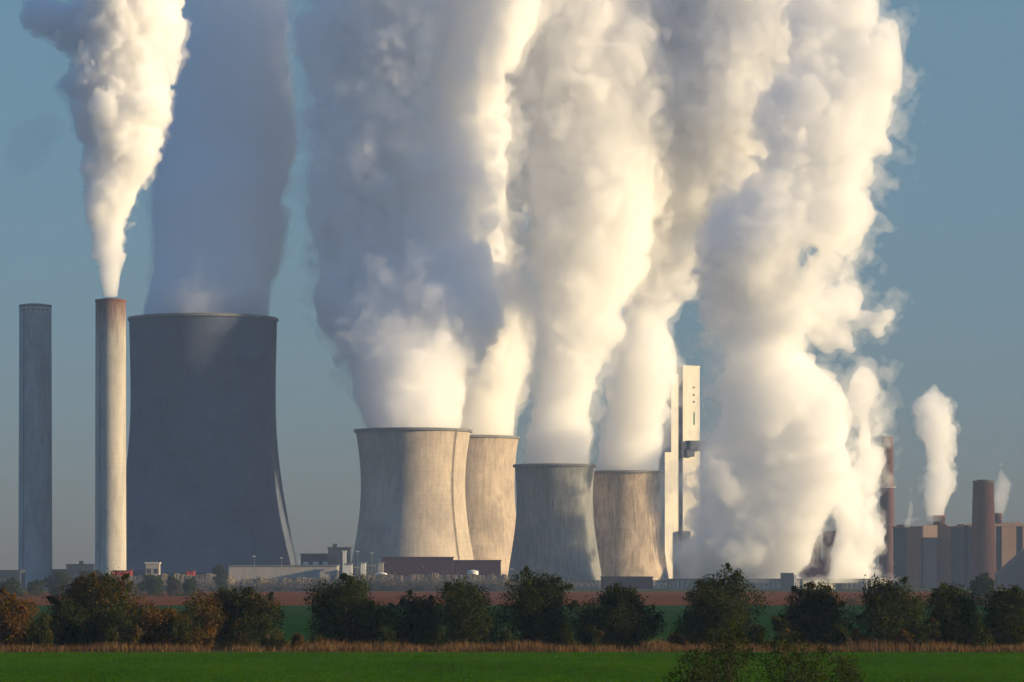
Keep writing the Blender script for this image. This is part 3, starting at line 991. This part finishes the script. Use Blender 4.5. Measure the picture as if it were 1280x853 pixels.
# cluster of small plant and tanks at x 430..480
k = 0
for x0, x1, y, mm, lab in ((431, 440, 706, 'white', 'small white equipment cabin left of the maroon hall'), (442, 450, 710, 'blue_clad', 'small dark equipment cabin beside the white cabins'),
                           (451, 457, 704, 'white', 'slim white plant unit among the small cabins'), (458, 468, 708, 'blue_clad', 'dark plant unit next to the slim white one'),
                           (473, 479, 704, 'beige', 'narrow beige unit against the end of the maroon hall')):
    shed('plant_unit', lab, 'plant unit', 2240 + k * 7, x0, x1, y, 6, M[mm], M['rim'], 'plant units left of the maroon hall')
    k += 1
for x0, x1, y, D, lab in ((469, 484, 717, 2190, 'squat white storage tank in front of the maroon hall left end'), (584, 598, 714, 2190, 'squat white storage tank in front of the maroon hall right end')):
    t = thing('storage_tank', lab, 'tank', (X((x0 + x1) / 2, D), D, 0), 0, 'white storage tanks')
    r, h = (x1 - x0) / 2 * D / F, Z(y, D)
    MB().lathe([(r, 0), (r, h)], 32).build('drum', M['white'], t, smooth=True)
    MB().lathe([(r + 0.15, h), (r * 0.5, h + 0.5), (0.01, h + 0.8)], 32).build('roof', M['white'], t, smooth=True)
# lamp masts between the buildings
for px, y, D, lab in ((318, 696, 2230, 'lamp mast over the left half of the pale beige warehouse'), (352, 698, 2230, 'lamp mast over the right half of the pale beige warehouse'),
                      (447, 690, 2225, 'lamp mast before the left foot of the pale ladder tower'), (465, 692, 2225, 'lamp mast beside the left end of the dark maroon hall'),
                      (640, 712, 2300, 'short lamp mast at the left foot of the nearest grey cooling tower'), (905, 712, 2450, 'short lamp mast before the left side of the steam mass')):
    t = thing('lamp_mast', lab, 'lamp mast', (X(px, D), D, 0), 0, 'lamp masts among the works buildings')
    MB().tube((0, 0, 0), (0, 0, Z(y, D)), 0.22, 0.12, 8).build('pole', M['rim'], t)
    MB().box(-1.1, 1.1, -0.25, 0.25, Z(y, D) + 0.01, Z(y, D) + 0.4).build('lamp_head', M['white'], t)

# earth bank with rough scrub in front of the works
def bank(name, D, x0, x1, y, m, seed, depth=24, lo=0.6):
    rg = np.random.default_rng(seed)
    n = 220
    xs = np.linspace(X(x0, D), X(x1, D), n)
    h = Z(y, D)
    hh = h * (0.93 + 0.05 * np.convolve(rg.normal(size=n + 20), np.ones(9) / 3, 'same')[10:-10])
    hh *= np.clip(np.minimum(np.arange(n), np.arange(n)[::-1]) / 14, 0, 1) ** 0.5
    V, Fc = [], []
    prof = [(-1, 0), (-0.75, 0.45), (-0.5, 0.85), (-0.35, 1.0), (0.35, 1.0), (1, 0)]
    for dd, f in prof:
        V += [(x, D + dd * depth, hv * f - (0.3 if f == 0 else 0)) for x, hv in zip(xs, hh)]
    for j in range(len(prof) - 1):
        Fc += [(j * n + i, j * n + i + 1, (j + 1) * n + i + 1, (j + 1) * n + i) for i in range(n - 1)]
    return struct(name, mesh_np(name, V, Fc, m))


m_bank = ground_mat('rough_bank_soil', [(0.10, 0.08, 0.055), (0.145, 0.115, 0.085), (0.18, 0.14, 0.10)], 0.05, 0.5)
bank('earth_bank', 2130, 130, 300, 718, m_bank, 3)
bank('earth_bank', 2150, 428, 644, 717.5, m_bank, 4)
bank('earth_bank', 2160, 296, 432, 722, m_bank, 5)


# ------------------------------------------------------------------ trees and shrubs
F_dark = mat_foliage('dark_green_leaves', (0.020, 0.030, 0.007), (0.044, 0.054, 0.012), (0.085, 0.05, 0.010), 0.16)
F_olive = mat_foliage('olive_leaves', (0.020, 0.030, 0.007), (0.042, 0.048, 0.011), (0.11, 0.050, 0.010), 0.40)
F_orange = mat_foliage('autumn_leaves', (0.045, 0.036, 0.009), (0.085, 0.054, 0.012), (0.12, 0.058, 0.012), 0.55)
M['bark'] = mat_plain('rough_bark', (0.07, 0.052, 0.038), 0.3, 1.5, 0.9, stretch=(1, 1, 0.3))


def crown_mesh(w, h, dpt, n, leaf, m, seed, ragged=0.5, low=0.0, lobes=14, top=1.0):
    rg = np.random.default_rng(seed)
    # lobes inside an egg envelope
    C, Rr = [], []
    for i in range(lobes):
        z = low + (1 - low) * (i + rg.random()) / lobes
        env = math.sqrt(max(0.05, 1 - abs((z - 0.42) / 0.60) ** 2.3))
        a = rg.uniform(0, 2 * math.pi)
        q = rg.uniform(0.15, 0.74) * env
        C.append((math.cos(a) * q * w / 2, math.sin(a) * q * dpt / 2, z * h * 0.93))
        Rr.append(rg.uniform(0.18, 0.34) * min(w, h * 1.3) * (0.7 + 0.4 * env) * 0.78)
    C, Rr = np.array(C), np.array(Rr)
    li = rg.choice(lobes, n, p=Rr ** 2 / (Rr ** 2).sum())
    d = rg.normal(size=(n, 3))
    d /= np.linalg.norm(d, axis=1)[:, None]
    rad = rg.random(n) ** 0.4 * (1 + ragged * 0.35 * np.abs(rg.normal(size=n)) * (rg.random(n) < 0.3))
    P = C[li] + d * (Rr[li] * rad)[:, None] * np.array([1, 1, 0.9])
    # twigs poking out of the outline
    nt_ = max(6, int(w * 5 * ragged))
    for i in range(nt_):
        l_ = rg.integers(lobes)
        dv = rg.normal(size=3)
        dv[2] = abs(dv[2]) * 1.2
        dv /= np.linalg.norm(dv)
        k_ = max(8, int(n * 0.2 / nt_))
        tt = rg.random(k_)
        j = rg.integers(0, n, k_)
        P[j] = C[l_] + dv * (Rr[l_] * (0.8 + tt * rg.uniform(0.15, 0.42)))[:, None] + rg.normal(size=(k_, 3)) * 0.2 * (1.2 - tt)[:, None]
    ok = (P[:, 2] > 0.02)
    P = P[ok]
    n = len(P)
    u = rg.normal(size=(n, 3))
    u /= np.linalg.norm(u, axis=1)[:, None]
    v = np.cross(u, rg.normal(size=(n, 3)))
    v /= np.linalg.norm(v, axis=1)[:, None]
    sz = (leaf * rg.uniform(0.6, 1.3, n))[:, None]
    V = np.stack([P - u * sz, P + v * sz * 0.55, P + u * sz, P - v * sz * 0.55], 1).reshape(-1, 3)
    Q = np.arange(4 * n, dtype=np.int32).reshape(n, 4)
    me = mesh_np('crown', V, Q, m)
    at_ = me.attributes.new('leafvar', 'FLOAT_COLOR', 'POINT')
    lv = rg.random(lobes)[li[ok]] if True else 0
    r1 = np.clip(0.6 * rg.random(n) + 0.4 * lv, 0, 1)
    r2 = lv
    colr = np.stack([r1, r2, r1, np.ones(n)], 1)
    at_.data.foreach_set('color', np.repeat(colr, 4, 0).astype(np.float32).ravel())
    return me, C, Rr


def tree(name, label, cat, D, px, wpx, ytop, m, seed, n=9000, leaf=0.17, ragged=0.5, low=0.0, lobes=18, group=None, depth=0.8, base=None):
    s = D / F
    w = wpx * s
    top = Z(ytop, D)
    t = thing(name, label, cat, (X(px, D), D, 0), 0, group)
    me, C, Rr = crown_mesh(w, top, w * depth, n, leaf, m, seed, ragged, low, lobes)
    link('crown', me, t)
    mb = MB()
    rg = random.Random(seed)
    th = top * 0.45
    r = max(0.10, w * 0.022)
    mb.tube((0, 0, -0.2), (0.1 * r, 0, th * 0.5), r * 1.25, r, 8)
    mb.tube((0.1 * r, 0, th * 0.49), (0.2 * r, 0.1, th), r, r * 0.7, 8)
    for c, rr in zip(C, Rr):
        st = (0.1 * r, 0, th * rg.uniform(0.25, 0.95))
        mid = ((st[0] + c[0]) / 2 + rg.uniform(-.15, .15), (st[1] + c[1]) / 2, (st[2] + c[2]) / 2 + rg.uniform(-0.1, 0.3))
        mb.tube(st, mid, r * 0.5, r * 0.32, 5)
        mb.tube(mid, tuple(c), r * 0.32, r * 0.12, 5)
        for _ in range(3):
            e = [c[i] + rg.uniform(-1, 1) * rr * 0.9 for i in range(3)]
            mb.tube(tuple(c), (e[0], e[1], max(0.1, e[2])), r * 0.14, r * 0.05, 4)
    mb.build('trunk', M['bark'], t)
    return t


HG = 'trees and bushes of the field hedge'
hedge = [  # name, label, px, width, ytop, D, material, ragged, n
    ('autumn_bush', 'orange autumn bush at the left edge of the hedge', 16, 78, 747, 395, F_orange, .5, 8000),
    ('hedge_tree', 'largest rounded dark tree at the left of the hedge, rising over the cream chimney foot', 126, 128, 721, 402, F_olive, .55, 17000),
    ('hedge_tree', 'dark bushy shoulder at the left flank of the largest hedge tree', 84, 60, 752, 398, F_dark, .5, 6000),
    ('autumn_bush', 'rusty brown bush between the largest hedge tree and the olive one', 198, 80, 762, 396, F_orange, .5, 8500),
    ('hedge_tree', 'broad olive tree with orange tinted left side, second large one from the left', 293, 118, 738, 404, F_olive, .5, 15000),
    ('autumn_bush', 'narrow orange-brown bush against the broad olive tree', 250, 46, 756, 398, F_orange, .6, 5000),
    ('hedge_tree', 'dark round tree in front of the foot of the pale ladder tower', 432, 100, 727, 406, F_dark, .6, 13000),
    ('hedge_tree', 'low dark shrubby tree left of the middle, with a flat top', 517, 84, 748, 404, F_dark, .5, 9000),
    ('hedge_tree', 'upright dark tree below the maroon buildings', 587, 80, 733, 402, F_dark, .5, 11000),
    ('hedge_tree', 'dark domed tree directly in front of the nearest grey cooling tower', 667, 96, 720, 404, F_dark, .5, 14000),
    ('hedge_tree', 'broad flat-topped dark tree below the heavily streaked cooling tower', 770, 112, 736, 402, F_dark, .6, 14000),
    ('hedge_tree', 'tall dark tree under the left side of the steam mass', 902, 104, 720, 400, F_dark, .65, 15000),
    ('hedge_tree', 'olive tinged tree under the middle of the steam mass', 1016, 88, 733, 402, F_olive, .6, 11000),
    ('hedge_tree', 'open dark tree with ragged top left of the brick hall', 1112, 80, 728, 398, F_dark, .75, 10000),
    ('hedge_tree', 'dark scrubby tree in front of the brick hall', 1184, 88, 737, 402, F_dark, .7, 10000),
    ('hedge_tree', 'dark tree at the right edge of the hedge', 1262, 78, 737, 400, F_dark, .6, 10000),
]
for i, (nm, lab, px, w, yt, D, mm, rag, n) in enumerate(hedge):
    tree(nm, lab, 'bush' if 'bush' in nm else 'tree', D, px, w * 1.2, yt + 2, mm, 100 + i, n=int(n * 2.0), ragged=rag, group=HG, low=0.02, lobes=26, leaf=0.145)
# low bushes at the foot of the hedge
rb = random.Random(5)
lows = [(52, 44, 772, 1), (146, 50, 762, 0), (236, 56, 760, 1), (336, 44, 768, 0), (40, 30, 788, 0), (98, 34, 782, 1), (160, 36, 775, 1), (222, 36, 770, 1), (345, 34, 785, 1), (372, 26, 793, 2), (396, 30, 797, 1), (478, 30, 786, 0), (548, 30, 788, 0),
        (630, 26, 790, 0), (706, 30, 788, 0), (742, 26, 783, 1), (848, 26, 796, 2), (948, 30, 782, 1), (975, 24, 770, 1), (1052, 30, 778, 1), (1075, 26, 790, 2), (1128, 28, 786, 2),
        (1150, 30, 775, 0), (1166, 20, 772, 1), (1222, 30, 768, 0), (1236, 24, 790, 1)]
words = ['dark green', 'mixed olive and orange', 'rusty brown']
near = {52: 'right side of the left orange bush', 146: 'right flank of the largest hedge tree', 236: 'left flank of the broad olive tree', 336: 'right flank of the broad olive tree', 40: 'left orange bush', 98: 'foot of the largest hedge tree, left', 160: 'foot of the largest hedge tree, right', 222: 'gap before the broad olive tree',
        345: 'right foot of the broad olive tree', 372: 'gap right of the broad olive tree', 396: 'left foot of the tree before the ladder tower', 478: 'right foot of the tree before the ladder tower',
        548: 'right of the flat-topped shrubby tree', 630: 'gap left of the domed middle tree', 706: 'right foot of the domed middle tree', 742: 'left foot of the broad flat-topped tree',
        848: 'left foot of the tall tree under the steam', 948: 'right foot of the tall tree under the steam', 975: 'left foot of the olive tinged tree', 1052: 'right foot of the olive tinged tree',
        1075: 'gap left of the ragged open tree', 1128: 'right foot of the ragged open tree', 1150: 'gap left of the scrubby tree', 1166: 'left foot of the scrubby tree',
        1222: 'gap left of the rightmost hedge tree', 1236: 'left foot of the rightmost hedge tree'}
for i, (px, w, yt, kd) in enumerate(lows):
    tree('low_bush', 'low %s bush, %s' % (words[kd], near[px]), 'bush', 390 + (i % 3) * 3, px, w, yt, (F_dark, F_olive, F_orange)[kd], 300 + i, n=2600, leaf=0.13, ragged=0.7, lobes=8, group='low bushes at the foot of the hedge')

# the nearest bush, rising into the bottom of the picture
for i, (px, w, yt, D, n, lab) in enumerate((
        (912, 110, 788, 205, 5500, 'tallest ragged top of the near bushes at the bottom edge of the picture'),
        (990, 150, 803, 198, 6000, 'broad near bush right of the tallest one at the bottom edge'),
        (862, 84, 815, 201, 2800, 'low left flank bush of the near group at the bottom edge'),
        (1052, 70, 817, 203, 2500, 'low right end bush of the near group at the bottom edge'))):
    tree('near_bush', lab, 'bush', D, px, w, yt, F_dark, 501 + i, n=n, leaf=0.085, ragged=1.3, lobes=18, depth=0.7, group='near bushes at the bottom edge')

# mid-distance trees in front of the works
for i, (px, w, yt, D, mm, lab) in enumerate((
        (275, 27, 706, 1900, F_dark, 'lone round tree in front of the pale beige warehouse left end'),
        (14, 40, 724, 1500, F_dark, 'small far dark tree at the left edge behind the hedge'),
        (44, 26, 727, 1600, F_dark, 'small far tree at the foot of the smokeless chimney'),
        (76, 48, 718, 1700, F_dark, 'far dark tree clump between the two chimneys'),
        (108, 40, 716, 1720, F_dark, 'far dark tree left of the cream chimney foot'),
        (190, 40, 721, 1650, F_dark, 'far dark bushy tree under the left of the tallest tower'),
        (216, 22, 722, 1700, F_olive, 'small far olive tree right of the bushy one under the tallest tower'),
        (238, 26, 724, 1600, F_dark, 'small far dark tree under the middle of the tallest tower'),
        (1226, 40, 722, 1150, F_dark, 'far smooth domed dark tree at the foot of the stout brick chimney'))):
    tree('far_tree', lab, 'tree', D, px, w, yt, mm, 600 + i, n=3600, leaf=0.5, ragged=0.35, lobes=12, group='far trees in front of the works', depth=0.9)

# far tree belt and scrub on the bank: too many to count
def scrub(name, label, D0, D1, x0, x1, h0, h1, n, per, leaf, m, seed, z0=0.0):
    rg = np.random.default_rng(seed)
    cx_ = rg.uniform(x0, x1, n)
    cy_ = rg.uniform(D0, D1, n)
    hh = rg.uniform(h0, h1, n) * (0.6 + 0.8 * rg.random(n) ** 2)
    d = rg.normal(size=(n, per, 3)) * 0.33
    P = np.stack([cx_[:, None] + d[..., 0] * hh[:, None], cy_[:, None] + d[..., 1] * hh[:, None], z0 + np.abs(hh[:, None] * (0.45 + d[..., 2] * 0.8))], -1).reshape(-1, 3)
    k_ = len(P)
    u = rg.normal(size=(k_, 3))
    u /= np.linalg.norm(u, axis=1)[:, None]
    v = np.cross(u, rg.normal(size=(k_, 3)))
    v /= np.linalg.norm(v, axis=1)[:, None]
    sz = (leaf * rg.uniform(0.6, 1.3, k_))[:, None]
    V = np.stack([P - u * sz, P + v * sz * 0.6, P + u * sz, P - v * sz * 0.6], 1).reshape(-1, 3)
    me = mesh_np(name, V, np.arange(4 * k_, dtype=np.int32).reshape(k_, 4), m)
    at_ = me.attributes.new('leafvar', 'FLOAT_COLOR', 'POINT')
    a = np.repeat(rg.random(n), per)
    colr = np.stack([np.clip(0.5 * a + 0.5 * rg.random(k_), 0, 1), a, a, np.ones(k_)], 1)
    at_.data.foreach_set('color', np.repeat(colr, 4, 0).astype(np.float32).ravel())
    o = link(name, me)
    return tag(o, label, 'scrub', None, 'stuff')


F_scrub = mat_foliage('leafless_scrub', (0.085, 0.075, 0.055), (0.13, 0.11, 0.085), (0.15, 0.11, 0.07), 0.3)
scrub('bank_scrub', 'grey-brown leafless scrub covering the bank before the maroon hall', 2112, 2128, X(430, 2120), X(640, 2120), 4, 9.5, 900, 26, 0.55, F_scrub, 9)
scrub('bank_scrub', 'grey-brown scrub covering the bank below the tallest tower', 2095, 2112, X(100, 2100), X(430, 2100), 3, 8, 900, 22, 0.55, F_scrub, 10)
scrub('field_scrub', 'dark low scrub along the far field edge on the right', 1040, 1060, X(1060, 1050), X(1290, 1050), 1.5, 3.4, 160, 40, 0.25, F_olive, 12)
scrub('field_scrub', 'dark low scrub along the far field edge on the left', 1500, 1530, X(-10, 1500), X(300, 1500), 1.2, 3.4, 160, 40, 0.3, F_olive, 13)


# grasses
def grass(name, label, D0, D1, x0, x1, h0, h1, w, n, m, seed, clump=0.0, kind_z=0.014):
    rg = np.random.default_rng(seed)
    x = rg.uniform(x0, x1, n)
    y = rg.uniform(D0, D1, n)
    if clump:
        f = np.sin(x * 0.31 + 1.3) + np.sin(x * 0.83) * 0.7 + np.sin(x * 0.13 + y * 0.2) + rg.normal(size=n) * 0.6
        keep = f > -clump
        x, y = x[keep], y[keep]
        f = f[keep]
    else:
        f = np.ones(n)
    n = len(x)
    h = rg.uniform(h0, h1, n) * (0.7 + 0.3 * np.clip(f, 0, 2) / 1.2 if clump else 1)
    a = rg.uniform(0, math.pi, n)
    dx, dy = np.cos(a) * w / 2, np.sin(a) * w / 2
    lx, ly = rg.normal(size=n) * 0.22 * h, rg.normal(size=n) * 0.22 * h
    z = np.full(n, kind_z)
    V = np.stack([np.stack([x - dx, y - dy, z], 1), np.stack([x + dx, y + dy, z], 1), np.stack([x + lx, y + ly, z + h], 1)], 1).reshape(-1, 3)
    me = mesh_np(name, V, np.arange(3 * n, dtype=np.int32).reshape(n, 3), m)
    at_ = me.attributes.new('leafvar', 'FLOAT_COLOR', 'POINT')
    colr = np.stack([rg.random(n), rg.random(n), rg.random(n), np.ones(n)], 1)
    at_.data.foreach_set('color', np.repeat(colr, 3, 0).astype(np.float32).ravel())
    return tag(link(name, me), label, 'grass', None, 'stuff')


G_dry = mat_foliage('dry_grass_blades', (0.09, 0.055, 0.022), (0.20, 0.12, 0.05), (0.15, 0.06, 0.025), 0.4)
G_green = mat_foliage('green_crop_blades', (0.028, 0.085, 0.002), (0.048, 0.125, 0.003), (0.065, 0.12, 0.004), 0.1)
grass('dry_grass', 'tall dry straw coloured grass along the foot of the hedge', 385, 397, -85, 85, 0.5, 1.25, 0.10, 26000, G_dry, 21, clump=1.4)
grass('dry_grass', 'straw coloured grass behind the hedge trees', 408, 432, -85, 85, 0.4, 1.0, 0.10, 16000, G_dry, 22, clump=0.8)
grass('crop_grass', 'short bright green young crop in the nearest field', 200, 384, -70, 70, 0.07, 0.2, 0.05, 90000, G_green, 23)
grass('dry_grass', 'patches of dry grass at the far edge of the dark green field', 1028, 1036, X(1045, 1030), X(1250, 1030), 0.8, 2.2, 0.25, 2600, G_dry, 24, clump=0.1)

# ------------------------------------------------------------------ air
k = NT('hazy_air')
k.t.nodes.remove(k.p)
v = k.n('ShaderNodeVolumePrincipled')
v.inputs['Color'].default_value = (0.50, 0.68, 1.0, 1)
v.inputs['Density'].default_value = 0.00006
v.inputs['Anisotropy'].default_value = 0.1
k.l(v.outputs[0], k.out.inputs['Volume'])
hz = MB().box(-900, 900, -60, 3300, -1, 520).build('haze', k.m)
hz['kind'] = 'stuff'
hz['label'] = 'thin blue-grey evening haze over the fields and the works'
